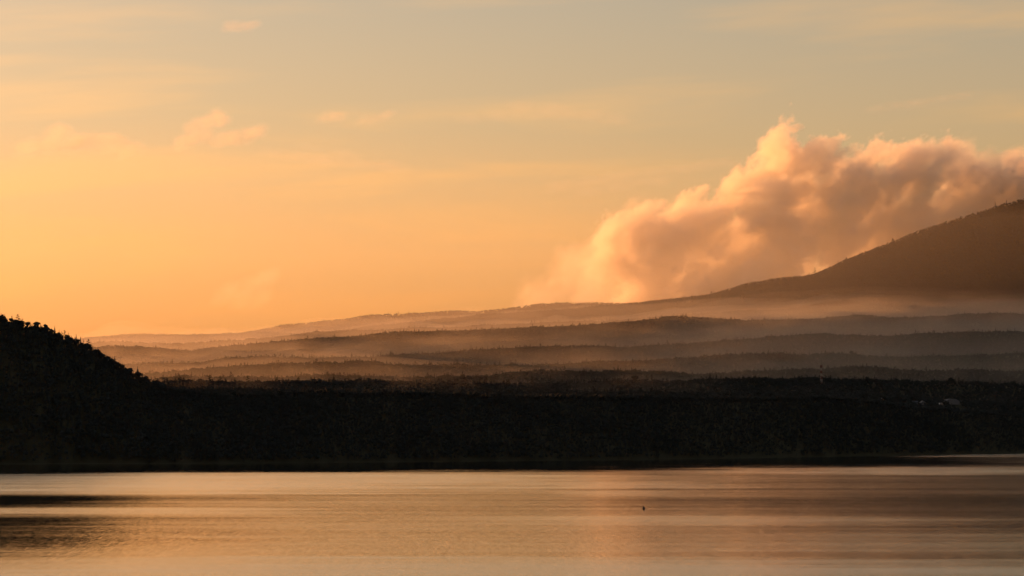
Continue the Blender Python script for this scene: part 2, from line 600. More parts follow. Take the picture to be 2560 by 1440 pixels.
def conifer(seed, h=15.0, w=2.6, gappy=0.15):
    rr = random.Random(seed)
    crown, trunk = MB(), MB()
    trunk.bar((0, 0, -1), (0, 0, h * 0.97), 0.22, 0.03)
    n = int(h / 0.85)
    for k in range(n):
        f = k / (n - 1)
        z = h * (0.22 + 0.78 * f)
        R = w * (1 - f) ** 0.8 * rr.uniform(0.75, 1.15) + 0.18
        m = 7 if f < 0.7 else 5
        ph = rr.uniform(0, 2 * pi)
        for j in range(m):
            if rr.random() < gappy:
                continue
            a = ph + 2 * pi * j / m + rr.uniform(-0.3, 0.3)
            l = R * rr.uniform(0.6, 1.2)
            wd = 0.42 * l + 0.15
            dz = -0.22 * l
            ca, sa = cos(a), sin(a)
            crown.add([(0, 0, z + 0.35), (l * 0.55 * ca - wd * sa, l * 0.55 * sa + wd * ca, z + dz * 0.5 - 0.2), (l * ca, l * sa, z + dz),
                       (l * 0.55 * ca + wd * sa, l * 0.55 * sa - wd * ca, z + dz * 0.5 - 0.2)], [(0, 1, 2), (0, 2, 3), (0, 3, 1), (1, 3, 2)])
    return crown, trunk


def pine(seed, h=14.0):
    """open-crowned pine: bare lower trunk and flat shelves of needles"""
    rr = random.Random(seed)
    crown, trunk = MB(), MB()
    lean = (rr.uniform(-0.5, 0.5), rr.uniform(-0.5, 0.5))
    trunk.bar((0, 0, -1), (lean[0], lean[1], h * 0.95), 0.26, 0.07)
    n = rr.randint(7, 9)
    for k in range(n):
        f = k / (n - 1)
        z = h * (0.42 + 0.56 * f)
        a = k * 2.4 + rr.uniform(-0.5, 0.5)
        l = (2.9 * (1 - f) + 0.35) * rr.uniform(0.7, 1.2)
        bx, by = lean[0] * z / h, lean[1] * z / h
        c = (bx + l * cos(a), by + l * sin(a), z + 0.3)
        trunk.bar((bx, by, z - 0.3), c, 0.09, 0.03, 5)
        r = (1.25 * (1 - 0.5 * f)) * rr.uniform(0.8, 1.2)
        blob(crown, c, r, rr.random(), 0.42, 1, 0.3)
        leaf_cards(crown, c, r * 1.05, 22, 0.34, rr, 0.5)
        c2 = (bx + 0.4 * l * cos(a), by + 0.4 * l * sin(a), z + 0.15)
        blob(crown, c2, r * 0.75, rr.random(), 0.45, 1, 0.3)
        leaf_cards(crown, c2, r * 0.75, 10, 0.3, rr, 0.5)
    leaf_cards(crown, (lean[0], lean[1], h), 0.5, 14, 0.35, rr, 1.0)
    return crown, trunk


def joined(crown_mb, trunk_mb, name, fol):
    me_v = list(crown_mb.v)
    off = len(me_v)
    faces = list(crown_mb.f) + [tuple(i + off for i in f) for f in trunk_mb.f]
    o = mesh_obj(name, me_v + list(trunk_mb.v), faces, fol, link=False)
    o.data.materials.append(M_BARK)
    mi = [0] * len(crown_mb.f) + [1] * len(trunk_mb.f)
    o.data.polygons.foreach_set('material_index', mi)
    return o


BROAD = [broadleaf(100 + i) for i in range(5)]
CONI = [conifer(200 + i, 15, 2.7, 0.12) for i in range(3)]
PINE = [pine(300 + i) for i in range(4)]
KINDS = bpy.data.collections.new('forest tree kinds')
for i, (c, tr) in enumerate(BROAD):
    KINDS.objects.link(joined(c, tr, 'a_broadleaf_%d' % i, M_BROAD))
for i, (c, tr) in enumerate(CONI):
    KINDS.objects.link(joined(c, tr, 'b_conifer_%d' % i, M_NEEDLE))
for i, (c, tr) in enumerate(PINE):
    KINDS.objects.link(joined(c, tr, 'c_pine_%d' % i, M_NEEDLE))


def forest_nodes():
    g = bpy.data.node_groups.new('forest', 'GeometryNodeTree')
    g.interface.new_socket('Geometry', in_out='INPUT', socket_type='NodeSocketGeometry')
    g.interface.new_socket('Geometry', in_out='OUTPUT', socket_type='NodeSocketGeometry')
    gi, go = g.nodes.new('NodeGroupInput'), g.nodes.new('NodeGroupOutput')
    ci = g.nodes.new('GeometryNodeCollectionInfo')
    ci.inputs['Collection'].default_value = KINDS
    ci.inputs['Separate Children'].default_value = True
    ci.inputs['Reset Children'].default_value = True
    ip = g.nodes.new('GeometryNodeInstanceOnPoints')
    ip.inputs['Pick Instance'].default_value = True

    def attr(name, typ):
        n = g.nodes.new('GeometryNodeInputNamedAttribute')
        n.data_type = typ
        n.inputs['Name'].default_value = name
        return n.outputs['Attribute']
    g.links.new(gi.outputs[0], ip.inputs['Points'])
    g.links.new(ci.outputs[0], ip.inputs['Instance'])
    g.links.new(attr('which', 'INT'), ip.inputs['Instance Index'])
    g.links.new(attr('turn', 'FLOAT_VECTOR'), ip.inputs['Rotation'])
    g.links.new(attr('size', 'FLOAT_VECTOR'), ip.inputs['Scale'])
    g.links.new(ip.outputs[0], go.inputs[0])
    return g


FOREST = forest_nodes()


def forest(name, label, P, which, size):
    me = bpy.data.meshes.new(name)
    n = len(P)
    me.vertices.add(n)
    me.vertices.foreach_set('co', P.astype(np.float32).ravel())
    a = me.attributes.new('which', 'INT', 'POINT')
    a.data.foreach_set('value', which.astype(np.int32))
    r = np.zeros((n, 3), np.float32)
    r[:, 2] = rng.uniform(0, 2 * pi, n)
    a = me.attributes.new('turn', 'FLOAT_VECTOR', 'POINT')
    a.data.foreach_set('vector', r.ravel())
    a = me.attributes.new('size', 'FLOAT_VECTOR', 'POINT')
    a.data.foreach_set('vector', size.astype(np.float32).ravel())
    o = bpy.data.objects.new(name, me)
    COL.objects.link(o)
    md = o.modifiers.new('trees', 'NODES')
    md.node_group = FOREST
    tag(o, label, 'forest', kind='stuff')
    return o


def scatter():
    """stand trees over every slope that can be seen from around the lookout"""
    tt = np.linspace(-0.205, 0.205, 1200)
    Ds, Zs = nodes_at(tt)
    dd = [Ds[s] + (Ds[s + 1] - Ds[s]) * k / 24 for s in range(2, len(Ds) - 1) for k in range(24)]
    dd = np.array(dd)
    zz = np.array([land_height(d, Ds, Zs) for d in dd])
    ap = (zz + 8 - H) / dd
    run = np.maximum.accumulate(ap, axis=0)
    out = {}
    n_all = 0
    segs = [('shore', 2, 3, 26.0), ('plain', 3, 8, 58.0), ('plain', 8, 10, 64.0), ('mountain', 10, 11, 62.0), ('far', 11, 13, 80.0)]
    for nm, s0, s1, area in segs:
        for s in range(s0, s1):
            # area of this strip
            D0, D1 = Ds[s], Ds[s + 1]
            A = np.mean((D1 - D0) * (D0 + D1) / 2) * 0.41
            n = int(A / area)
            t = rng.uniform(-0.205, 0.205, n)
            # a wider area far away: weight the draw by distance
            f = rng.uniform(0, 1, n)
            d0, d1 = np.interp(t, tt, D0), np.interp(t, tt, D1)
            f = np.where(rng.uniform(0, 1, n) < (d1 - d0) / (d0 + d1), np.sqrt(f), f)
            d = d0 + (d1 - d0) * f
            Dn, Zn = nodes_at(t)
            z = land_height(d, Dn, Zn)
            ci = np.clip(((t + 0.205) / 0.41 * 1199).astype(int), 0, 1199)
            ri = (s - 2) * 24 + np.clip((f * 24).astype(int), 0, 23)
            before = run[np.maximum(ri - 1, 0), ci]
            vis = (z + 17 - H) / d > before
            # thin out on the lit clearing by the village
            keep = vis & (z > 0.5)
            P = np.stack([t * d, d, z - 0.3], -1)[keep]
            out.setdefault(nm, []).append(P)
            n_all += keep.sum()
    print('trees', {k: sum(len(p) for p in v) for k, v in out.items()})
    return {k: np.concatenate(v) for k, v in out.items()}


PTS = scatter()
FL = {'shore': 'black unlit forest covering the far lake shore and the dark left hill',
      'plain': 'hazy brown forest covering the low ridges of the misty plain',
      'mountain': 'dim brown forest covering the mountain slope on the right',
      'far': 'pale orange forest on the farthest ridges under the skyline'}
CLEAR = []      # places kept open: (x, y, radius)
VILLAGE_D = {}


def plant():
    for nm, P in PTS.items():
        for (x, y, r) in CLEAR:
            P = P[(P[:, 0] - x) ** 2 + ((P[:, 1] - y) / 6.0) ** 2 > r * r]
        n = len(P)
        u = rng.uniform(0, 1, n)
        mix = {'shore': (0.35, 0.70), 'plain': (0.80, 0.90), 'mountain': (0.86, 0.95), 'far': (0.80, 0.95)}[nm]
        which = np.where(u < mix[0], rng.integers(0, 5, n), np.where(u < mix[1], 5 + rng.integers(0, 3, n), 8 + rng.integers(0, 4, n)))
        g = 0.5 + 0.5 * np.tanh(smooth_noise(P[:, 0] / 90.0, 1, 77) + smooth_noise(P[:, 1] / 90.0, 1, 78))
        k = (0.70 + 0.25 * g + rng.normal(0, 0.10, n)).clip(0.45, 1.25)
        k = np.where((which >= 5) & (rng.uniform(0, 1, n) < 0.25), k * rng.uniform(1.05, 1.3, n), k)
        if nm == 'shore':
            k = k * 0.62
        wd = k * rng.uniform(0.9, 1.3, n)
        forest({'shore': 'shore_forest', 'plain': 'plain_forest', 'mountain': 'mountain_forest', 'far': 'far_forest'}[nm], FL[nm], P, which,
               np.stack([wd, wd, k], -1))


# ------------------------------------------------------------------ single trees that stand out
def tree_thing(kind, variant, px, py, D, label, group=None, h=None, dz=0.0, w=1.0):
    """a tree whose top shows at a place on a crest"""
    crown_mb, trunk_mb, fol, name, base_h = {
        'pine': (*PINE[variant % 4], M_NEEDLE, 'pine_tree', 14.4), 'conifer': (*CONI[variant % 3], M_NEEDLE, 'conifer_tree', 14.8),
        'broadleaf': (*BROAD[variant % 5], M_BROAD, 'broadleaf_tree', 11.6)}[kind]
    key = (kind, variant % {'pine': 4, 'conifer': 3, 'broadleaf': 5}[kind])
    if key not in MESHES:
        c = crown_mb.build('crown', fol, link=False).data
        t = trunk_mb.build('trunk', M_BARK, link=False).data
        MESHES[key] = (c, t)
    x, y, ztop = at(px, py, D)
    zg = ground(x, y) + dz
    hh = max(ztop - zg, 5.0) if h is None else h
    k = hh / base_h
    e = empty(name, (x, y, zg - 0.2), random.uniform(0, 6.28))
    e.scale = (k * w, k * w, k)
    tag(e, label, name.replace('_', ' '), group)
    for nm, me in zip(('crown', 'trunk'), MESHES[key]):
        o = bpy.data.objects.new(nm, me)
        o.parent = e
        COL.objects.link(o)
    return e


MESHES = {}


def crest_D(k, px, py):
    t = np.array([ray(px, py)[0]])
    Ds, _ = nodes_at(t)
    return float(Ds[3 + ORDER.index(k)][0])


def place_trees():
    # the ragged row along the skyline of the black hill
    hill = [(3, 783), (12, 784), (29, 789), (41, 794), (54, 800), (62, 804), (87, 811), (112, 813), (119, 816), (129, 820), (137, 821), (148, 824),
            (154, 829), (163, 833), (171, 831), (178, 839), (187, 842), (196, 848), (203, 855), (219, 858), (231, 866), (241, 873), (250, 876),
            (262, 883), (275, 888), (287, 896), (297, 905), (311, 911), (322, 919), (333, 924), (347, 932), (361, 938), (375, 947), (389, 953), (403, 960)]
    for i, (px, py) in enumerate(hill):
        D = crest_D('K', px, py) + random.uniform(-8, 10)
        tree_thing('pine' if i % 5 in (0, 2) else ('broadleaf' if i % 10 == 8 else 'conifer'), i, px, py, D,
                   'black tree standing in the ragged row on the skyline of the dark left hill', 'skyline trees of the dark left hill', w=random.uniform(0.75, 1.15))
    one = [
        ('conifer', 0, 75, 803, 'K', 'tall narrow black conifer, higher of two spires on the left hill skyline', 1.0),
        ('conifer', 1, 102, 807, 'K', 'pointed black conifer, right of two spires on the left hill skyline', 1.1),
        ('pine', 0, 2037, 668, 'C', 'lone pine at the kink where the mountain slope steepens', 0.8),
        ('broadleaf', 1, 2116, 643, 'C', 'round tree breaking the skyline above the bright gap under the cloud', 0.9),
        ('broadleaf', 2, 2232, 595, 'C', 'small round tree standing up from the middle of the mountain skyline', 0.8),
        ('conifer', 2, 2488, 504, 'C', 'pointed tree on the high mountain skyline near the right edge', 0.9),
        ('conifer', 0, 2516, 498, 'C', 'second pointed tree nearest the right edge on the mountain skyline', 0.9),
        ('conifer', 1, 528, 934, 'I', 'dark conifer rising over the mist, left one of two behind the black hill foot', 1.2),
        ('pine', 2, 578, 929, 'I', 'ragged taller pine rising over the mist to the right of a dark conifer', 1.0),
        ('conifer', 2, 650, 884, 'G', 'lone dark conifer on the misty ridge left of centre', 1.2),
        ('pine', 3, 1107, 818, 'D', 'pine sticking up from the brown ridge right under the far skyline', 0.8),
        ('pine', 1, 1230, 813, 'D', 'single thin pine alone on the brown ridge near the middle', 0.8),
        ('conifer', 0, 1640, 788, 'D', 'small conifer on the rising hump of the brown ridge', 0.8),
        ('pine', 0, 1708, 783, 'D', 'pine just right of the top of the brown hump', 0.8),
        ('pine', 2, 1611, 857, 'G', 'dark ragged pine in the mist below the brown hump', 1.0),
        ('pine', 1, 1538, 858, 'G', 'thin pine in the mist left of a darker ragged pine', 0.8),
        ('conifer', 1, 1775, 931, 'I2', 'tallest conifer of the dark tree line right of centre', 1.3),
        ('conifer', 2, 1790, 935, 'I2', 'shorter conifer at the right foot of the tallest one in the dark tree line', 1.1),
        ('pine', 3, 1375, 938, 'I2', 'ragged pine leaning out of the dark tree line below centre', 1.0),
        ('pine', 0, 1330, 941, 'I2', 'flat-topped pine left of the ragged one in the dark tree line', 1.1),
        ('broadleaf', 0, 1590, 937, 'I2', 'broad round tree in the dark tree line under the misty slopes', 1.1),
        ('pine', 1, 1550, 944, 'I2', 'small pine left of a broad round tree in the dark tree line', 0.9),
        ('broadleaf', 3, 928, 968, 'J', 'round black tree in front of the low mist left of centre', 1.2),
        ('broadleaf', 4, 842, 970, 'J', 'low round black tree left of a rounder one in front of the mist', 1.2),
        ('broadleaf', 2, 2167, 941, 'I2', 'bushy dark tree to the right of the mast', 1.3),
        ('broadleaf', 1, 2377, 942, 'I2', 'bushy dark tree above the village roofs', 1.2),
        ('conifer', 0, 2320, 883, 'H', 'pointed tree on the hazy ridge above the village', 1.0),
        ('conifer', 1, 2541, 875, 'H', 'pointed tree on the hazy ridge at the right edge', 1.1),
        ('broadleaf', 0, 2128, 876, 'H', 'small tree crown on the hazy ridge right of the mast top', 1.0),
    ]
    for kind, v, px, py, k, lab, w in one:
        D = crest_D(k, px, py)
        x, y, zt = at(px, py, D)
        tree_thing(kind, v, px, py, D, lab, None, None, 0.0, w)


# ------------------------------------------------------------------ village, mast
M_WALL = plain('pale house wall', (0.08, 0.08, 0.09), 0.8, 0.3, noise=0.12, scale=0.6)
M_WALL2 = plain('timber wall', (0.16, 0.12, 0.10), 0.85, 0.2, noise=0.2, scale=0.6)
M_ROOF = plain('sheet metal roof', (0.34, 0.33, 0.33), 0.5, 0.5, 0.2, noise=0.15, scale=0.4)
M_ROOF2 = plain('grey slate roof', (0.04, 0.045, 0.055), 0.6, 0.3, noise=0.2, scale=0.5)
M_GLASS = plain('window glass', (0.03, 0.035, 0.04), 0.1, 0.5)
M_RED = plain('red mast paint', (0.09, 0.025, 0.018), 0.6, 0.4, noise=0.15, scale=0.3)
M_WHITE = plain('weathered white mast paint', (0.20, 0.18, 0.17), 0.5, 0.4, noise=0.1, scale=0.3)
M_STEEL = plain('dull galvanised steel', (0.08, 0.08, 0.085), 0.6, 0.3, 0.2, noise=0.15, scale=0.5)
M_BUOY = plain('dark buoy paint', (0.015, 0.015, 0.018), 0.6, 0.3, noise=0.3, scale=3.0)


def find_D(px, py, k='K'):
    """distance behind a crest where open ground first shows at a given height"""
    D0 = crest_D(k, px, py)
    best = D0 + 60
    for d in range(20, 420, 5):
        t, sl = ray(px, py)
        if ground(t * (D0 + d), D0 + d) > H + sl * (D0 + d):
            return D0 + d
    return D0 + 200


def house(name, label, px, D, w, d, hw, rise, rz, wall, roof, cat='house'):
    x, y, _ = at(px, 1005, D)
    z = ground(x, y)
    e = empty(name, (x, y, z - 0.3), rz)
    tag(e, label, cat)
    CLEAR.append((x, y - 40, max(w, d) * 0.8))
    b = MB()
    a, c = w / 2, d / 2
    b.add([(-a, -c, 0), (a, -c, 0), (a, c, 0), (-a, c, 0), (-a, -c, hw), (a, -c, hw), (a, c, hw), (-a, c, hw), (0, -c, hw + rise), (0, c, hw + rise)],
          [(0, 1, 5, 8, 4), (2, 3, 7, 9, 6), (1, 2, 6, 5), (3, 0, 4, 7), (0, 3, 2, 1), (4, 8, 9, 7), (5, 6, 9, 8)])
    b.build('wall', wall, e)
    for s in (-1, 1):
        r = MB()
        o = 0.6
        ex, ez = s * (a + o), hw - o * rise / a
        r.add([(0.0, -c - o, hw + rise + 0.05), (ex, -c - o, ez + 0.05), (ex, c + o, ez + 0.05), (0.0, c + o, hw + rise + 0.05),
               (0.0, -c - o, hw + rise + 0.22), (ex, -c - o, ez + 0.22), (ex, c + o, ez + 0.22), (0.0, c + o, hw + rise + 0.22)],
              [(0, 1, 2, 3), (4, 7, 6, 5), (0, 4, 5, 1), (1, 5, 6, 2), (2, 6, 7, 3), (3, 7, 4, 0)])
        r.build('roof_slope', roof, e)
    for k, wx in enumerate((-0.25, 0.25)):
        q = MB()
        q.box((wx * w, -c - 0.03, hw * 0.55), (w * 0.16, 0.1, hw * 0.35))
        q.build('window', M_GLASS, e)
    q = MB()
    q.box((0, -c - 0.04, hw * 0.36), (w * 0.12, 0.1, hw * 0.7))
    q.build('door', M_WALL2, e)
    return e


def village():
    base = {2201: 1003, 2244: 1006, 2286: 1011, 2306: 1012, 2349: 1015, 2377: 1013, 2403: 1010}

    def dist(px):
        return find_D(px, base[px])
    house('house', 'small house with a pale tilted roof, leftmost of the village above the black shore', 2201, dist(2201), 8, 9, 3.2, 2.4, 0.5, M_WALL2, M_ROOF)
    house('low_shed', 'low shed with a grey roof between the leftmost house and the white gable house', 2244, dist(2244) + 10, 6, 10, 2.6, 1.2, 0.6, M_WALL2, M_ROOF2, 'shed')
    house('long_house', 'long pale house with a grey roof beside the white gable house', 2286, dist(2286) + 12, 9, 12, 3.4, 1.8, 1.4, M_WALL, M_ROOF2)
    house('gable_house', 'white house with its gable to the lake in the middle of the village', 2306, dist(2306), 8.5, 10, 4.2, 3.0, 0.15, M_WALL, M_ROOF)
    house('bright_roof_house', 'house with the brightest pale roof in front of the arched hall', 2349, dist(2349) - 8, 10, 9, 3.6, 2.6, 0.75, M_WALL2, M_ROOF)
    house('end_cottage', 'tiny cottage with a pale roof right of the arched hall', 2403, dist(2403) + 25, 6, 7, 2.8, 1.6, 1.0, M_WALL2, M_ROOF)
    # arched hall
    px = 2377
    D = dist(px) + 30
    x, y, _ = at(px, 1000, D)
    z = ground(x, y)
    CLEAR.append((x, y - 50, 17))
    e = empty('arched_hall', (x, y, z - 0.3), 0.1)
    tag(e, 'big grey hall with a rounded arched roof at the right of the village', 'hall')
    n, R, Lh, hw = 14, 13.0, 30.0, 3.0
    prof = [(R * cos(pi - pi * k / n), hw + 7.5 * sin(pi * k / n)) for k in range(n + 1)]
    w = MB()
    vs = [(-R, -Lh / 2, 0)] + [(a, -Lh / 2, b) for a, b in prof] + [(R, -Lh / 2, 0)]
    vb = [(a, Lh / 2, b) for a, _, b in vs]
    m = len(vs)
    w.add(vs + vb, [tuple(range(m - 1, -1, -1)), tuple(range(m, 2 * m)), (0, 1, m + 1, m), (m - 2, m - 1, 2 * m - 1, 2 * m - 2)])
    w.build('wall', M_WALL, e)
    for k in range(n):
        q = MB()
        (a0, b0), (a1, b1) = prof[k], prof[k + 1]
        s0, s1 = 1.012, 1.03
        q.add([(a0 * s0, -Lh / 2 - .5, b0 * s0), (a1 * s0, -Lh / 2 - .5, b1 * s0), (a1 * s0, Lh / 2 + .5, b1 * s0), (a0 * s0, Lh / 2 + .5, b0 * s0),
               (a0 * s1, -Lh / 2 - .5, b0 * s1), (a1 * s1, -Lh / 2 - .5, b1 * s1), (a1 * s1, Lh / 2 + .5, b1 * s1), (a0 * s1, Lh / 2 + .5, b0 * s1)],
              [(0, 1, 2, 3), (4, 7, 6, 5), (0, 4, 5, 1), (1, 5, 6, 2), (2, 6, 7, 3), (3, 7, 4, 0)])
        q.build('roof_panel', M_ROOF2, e)
    q = MB()
    q.box((0, -Lh / 2 - 0.06, 2.2), (6, 0.12, 4.4))
    q.build('door', M_STEEL, e)


def mast():
    px = 2053
    D = find_D(px, 962, 'J')
    x, y, ztop = at(px, 897, D)
    zg = ground(x, y)
    Ht = at(px, 912, D)[2] - zg
    e = empty('radio_mast', (x, y, zg - 0.3), 0.35)
    tag(e, 'thin red and white lattice mast standing above the dark tree line', 'mast')
    CLEAR.append((x, y, 5))
    nb = 7
    for j in range(nb):
        z0, z1 = Ht * j / nb, Ht * (j + 1) / nb

        def wdt(z):
            return 1.6 - 0.8 * z / Ht
        b = MB()
        cor = [(-1, -1), (1, -1), (1, 1), (-1, 1)]
        for c in cor:
            b.bar((c[0] * wdt(z0), c[1] * wdt(z0), z0), (c[0] * wdt(z1), c[1] * wdt(z1), z1), 0.30)
        for a in range(4):
            c, d = cor[a], cor[(a + 1) % 4]
            b.bar((c[0] * wdt(z0), c[1] * wdt(z0), z0), (d[0] * wdt(z1), d[1] * wdt(z1), z1), 0.15)
            b.bar((d[0] * wdt(z0), d[1] * wdt(z0), z0), (c[0] * wdt(z1), c[1] * wdt(z1), z1), 0.15)
            b.bar((c[0] * wdt(z1), c[1] * wdt(z1), z1), (d[0] * wdt(z1), d[1] * wdt(z1), z1), 0.15)
        b.build('lattice_section', M_RED if j % 2 == 0 else M_WHITE, e)
    for z in (Ht - 0.2, Ht - 5.6):
        b = MB()
        b.lathe([(1.0, z - 0.12), (2.3, z - 0.12), (2.3, z + 0.12), (1.0, z + 0.12)], 12)
        deck = b.build('platform', M_STEEL, e)
        b = MB()
        for k in range(12):
            a, a2 = 2 * pi * k / 12, 2 * pi * (k + 1) / 12
            p, q = (2.2 * cos(a), 2.2 * sin(a)), (2.2 * cos(a2), 2.2 * sin(a2))
            b.bar((*p, z + 0.13), (*p, z + 1.1), 0.05)
            b.bar((*p, z + 1.1), (*q, z + 1.1), 0.05)
        b.build('railing', M_STEEL, deck)
    for k in range(6):
        a = 2 * pi * k / 6
        b = MB()
        b.box((2.35 * cos(a), 2.35 * sin(a), Ht - 2.7), (0.5, 0.5, 3.4))
        b.build('antenna_panel', M_RED if k % 2 else M_STEEL, e)
    b = MB()
    b.bar((0, 0, Ht), (0, 0, ztop - zg), 0.2, 0.1)
    b.build('whip_antenna', M_STEEL, e)
    for z in (Ht - 7.2, Ht * 0.36):
        b = MB()
        n = 16
        vs = [(-2.6, -1.2, z)] + [(-2.6 + 0.95 * cos(2 * pi * k / n), -1.55, z + 0.95 * sin(2 * pi * k / n)) for k in range(n)]
        b.add(vs, [(0, 1 + k, 1 + (k + 1) % n) for k in range(n)])
        b.bar((-2.6, -1.2, z), (-0.9, -0.6, z), 0.12)
        b.build('dish', M_WHITE, e)


def buoy():
    px, py = 1609, 1273
    s = ray(px, py)[1]
    D = -H / s
    x = ray(px, py)[0] * D
    e = empty('buoy', (x, D, 0.0))
    e.scale = (1.3, 1.3, 1.3)
    tag(e, 'small dark pointed buoy floating alone on the orange water', 'buoy')
    b = MB()
    b.lathe([(0.30, -0.25), (0.48, -0.12), (0.52, 0.05), (0.50, 0.24), (0.40, 0.34)], 24)
    b.build('float', M_BUOY, e, True)
    b = MB()
    b.lathe([(0.395, 0.34), (0.33, 0.50), (0.22, 0.72), (0.13, 0.92), (0.08, 1.0)], 20)
    b.build('cone_top', M_BUOY, e, True)
    b = MB()
    n, m = 14, 6
    vs, fs = [], []
    for i in range(n):
        a = 2 * pi * i / n
        for j in range(m):
            c = 2 * pi * j / m
            r = 0.09 + 0.025 * cos(c)
            vs.append((r * cos(a), 0.025 * sin(c), 1.09 + r * sin(a)))
            fs.append((i * m + j, ((i + 1) % n) * m + j, ((i + 1) % n) * m + (j + 1) % m, i * m + (j + 1) % m))
    b.add(vs, fs)
    b.build('lifting_ring', M_STEEL, e, True)
    # the tiny float farther in
    px, py = 1556, 1363
    D = -H / ray(px, py)[1]
    b = MB()
    b.lathe([(0.05, -0.10), (0.13, -0.06), (0.15, 0.02), (0.12, 0.12), (0.05, 0.16), (0.03, 0.24)], 14)
    o = b.build('fishing_float', M_BUOY, None, True)
    o.location = (ray(px, py)[0] * D, D, 0)
    tag(o, 'tiny dark speck of a float on the bright orange water below the buoy', 'float')


village()
mast()
buoy()
place_trees()
plant()


# ------------------------------------------------------------------ air
def box_obj(name, lo, hi, mat):
    b = MB()
    b.box([(p + q) / 2 for p, q in zip(lo, hi)], [q - p for p, q in zip(lo, hi)])
    return b.build(name, mat)


HAZE_D = 2.5e-7
AIR_COL = (1.0, 0.90, 0.76)
AIR_G = 0.45
haze = box_obj('haze', (-7200, -900, -8), (7200, 13400, 1180), volume_mat('haze air', HAZE_D, AIR_COL, AIR_G))
tag(haze, 'thin warm haze filling the air over the lake and plain', 'haze', kind='stuff')


def mist_bank(name, label, k0, k1, offs, dens, cap=1e9, t0=-0.30, t1=0.30, waves=3.0, seed=5, e0=0.0, taper=None):
    """mist lying over the land from one crest to another: offs gives its height over the line of crests at each one"""
    t = np.linspace(t0, t1, 220)
    Ds, Zs = nodes_at(t)
    i0, i1 = 3 + ORDER.index(k0), 3 + ORDER.index(k1)
    rows, tops = [], []
    for s in range(i0, i1):
        for k in range(8 if s < i1 - 1 else 9):
            f = k / 8
            rows.append(Ds[s] + (Ds[s + 1] - Ds[s]) * f + (e0 if s == i0 and k == 0 else 0))
            o = offs[s - i0] + (offs[s - i0 + 1] - offs[s - i0]) * f
            o = o + waves * (smooth_noise(t, 45, seed + 3 * s) + 0.6 * smooth_noise(t, 130, seed + 3 * s + 1)) * (0.4 + 0.6 * sin(pi * f))
            if taper:
                q = np.clip((t - taper[0]) / (taper[1] - taper[0]), 0, 1)
                q = q * q * (3 - 2 * q)
                o = o * q - 45 * (1 - q)
            tops.append(np.minimum(Zs[s] + (Zs[s + 1] - Zs[s]) * f + o, cap))
    D = np.array(rows)
    Z = np.array(tops)
    nr, nc = D.shape
    top = np.stack([D * t, D, Z], -1).reshape(-1, 3)
    bot = top.copy()
    bot[:, 2] = -6.0
    fc = grid_faces(nr, nc)
    nv = nr * nc
    faces = [fc, fc[:, ::-1] + nv]
    rim = list(range(nc)) + [r * nc + nc - 1 for r in range(1, nr)] + [(nr - 1) * nc + c for c in range(nc - 2, -1, -1)] + [r * nc for r in range(nr - 2, 0, -1)]
    rim = np.array(rim)
    nx = np.roll(rim, -1)
    faces.append(np.stack([rim, rim + nv, nx + nv, nx], -1))
    o = mesh_np(name, np.concatenate([top, bot]), np.concatenate(faces), volume_mat(name + ' air', dens, AIR_COL, AIR_G), False)
    tag(o, label, 'mist', kind='stuff')
    return o


for i, (q, dn) in enumerate(((0.35, 1.3e-4), (1.0, 1.2e-4), (1.8, 1.1e-4))):     # the mist thins out upwards
    mist_bank('low_mist', ('lowest layer of mist lying between the dark tree lines', 'middle layer of thin mist over the dark tree lines', 'upper layer of thin mist over the dark tree lines')[i],
              'J', 'G', (-4, 4 + 3 * q, 2 + 14 * q, 2 + 20 * q, 2 + 24 * q), dn, seed=5 + 200 * i, waves=3 + 3 * q, e0=2 * i)
    mist_bank('ridge_mist', ('lowest layer of mist pooled between the brown ridges', 'middle layer of mist over the brown ridges', 'upper layer of mist over the brown ridges')[i],
              'G', 'E', (2 + 24 * q, 2 + 24 * q, 2 + 24 * q), dn * 0.9, seed=25 + 200 * i, waves=3 + 4 * q, e0=5 + 2 * i)
for i, q in enumerate((0.35, 0.8, 1.4, 2.2)):
    mist_bank('east_mist', ('lowest', 'lower middle', 'upper middle', 'highest')[i] + ' layer of broad mist over the right half of the plain',
              'I2', 'E', (18 * q, 36 * q, 38 * q, 34 * q, 24 * q, 30 * q - 12), (1.1e-4, 0.95e-4, 0.65e-4, 0.45e-4)[i], 1e9, seed=85 + 200 * i, e0=3 + i, waves=3 + 3 * q, taper=(-0.05, 0.10))
for i, cap in enumerate((490.0, 520.0, 555.0)):
    mist_bank('foot_mist', ('lowest layer of faint mist along the foot of the mountain', 'middle layer of faint mist along the foot of the mountain',
                            'highest layer of faint mist along the foot of the mountain')[i],
              'E', 'C', (14, 10), 0.28e-4, cap, seed=105 + 200 * i, e0=9 + i, waves=0, taper=(-0.02, 0.12))
for i, (q, cap) in enumerate(((0.5, 520.0), (1.6, 610.0))):
    mist_bank('far_mist', ('lower layer of pale orange mist over the farthest ridges', 'upper layer of pale orange mist over the farthest ridges')[i],
              'E', 'B', (26 * q, 25 * q, 20 * q, 8 * q), 0.35e-4, cap, -0.26, 0.30, seed=45 + 200 * i, e0=5 + i, waves=3 + 4 * q, taper=(0.15, 0.03))
mist_bank('distant_haze', 'soft warm haze in front of the mountain and far skyline', 'D', 'B', (700, 700, 700, 700, 700), 7.0e-5, 800.0, -0.40, 0.40, seed=65, waves=0)


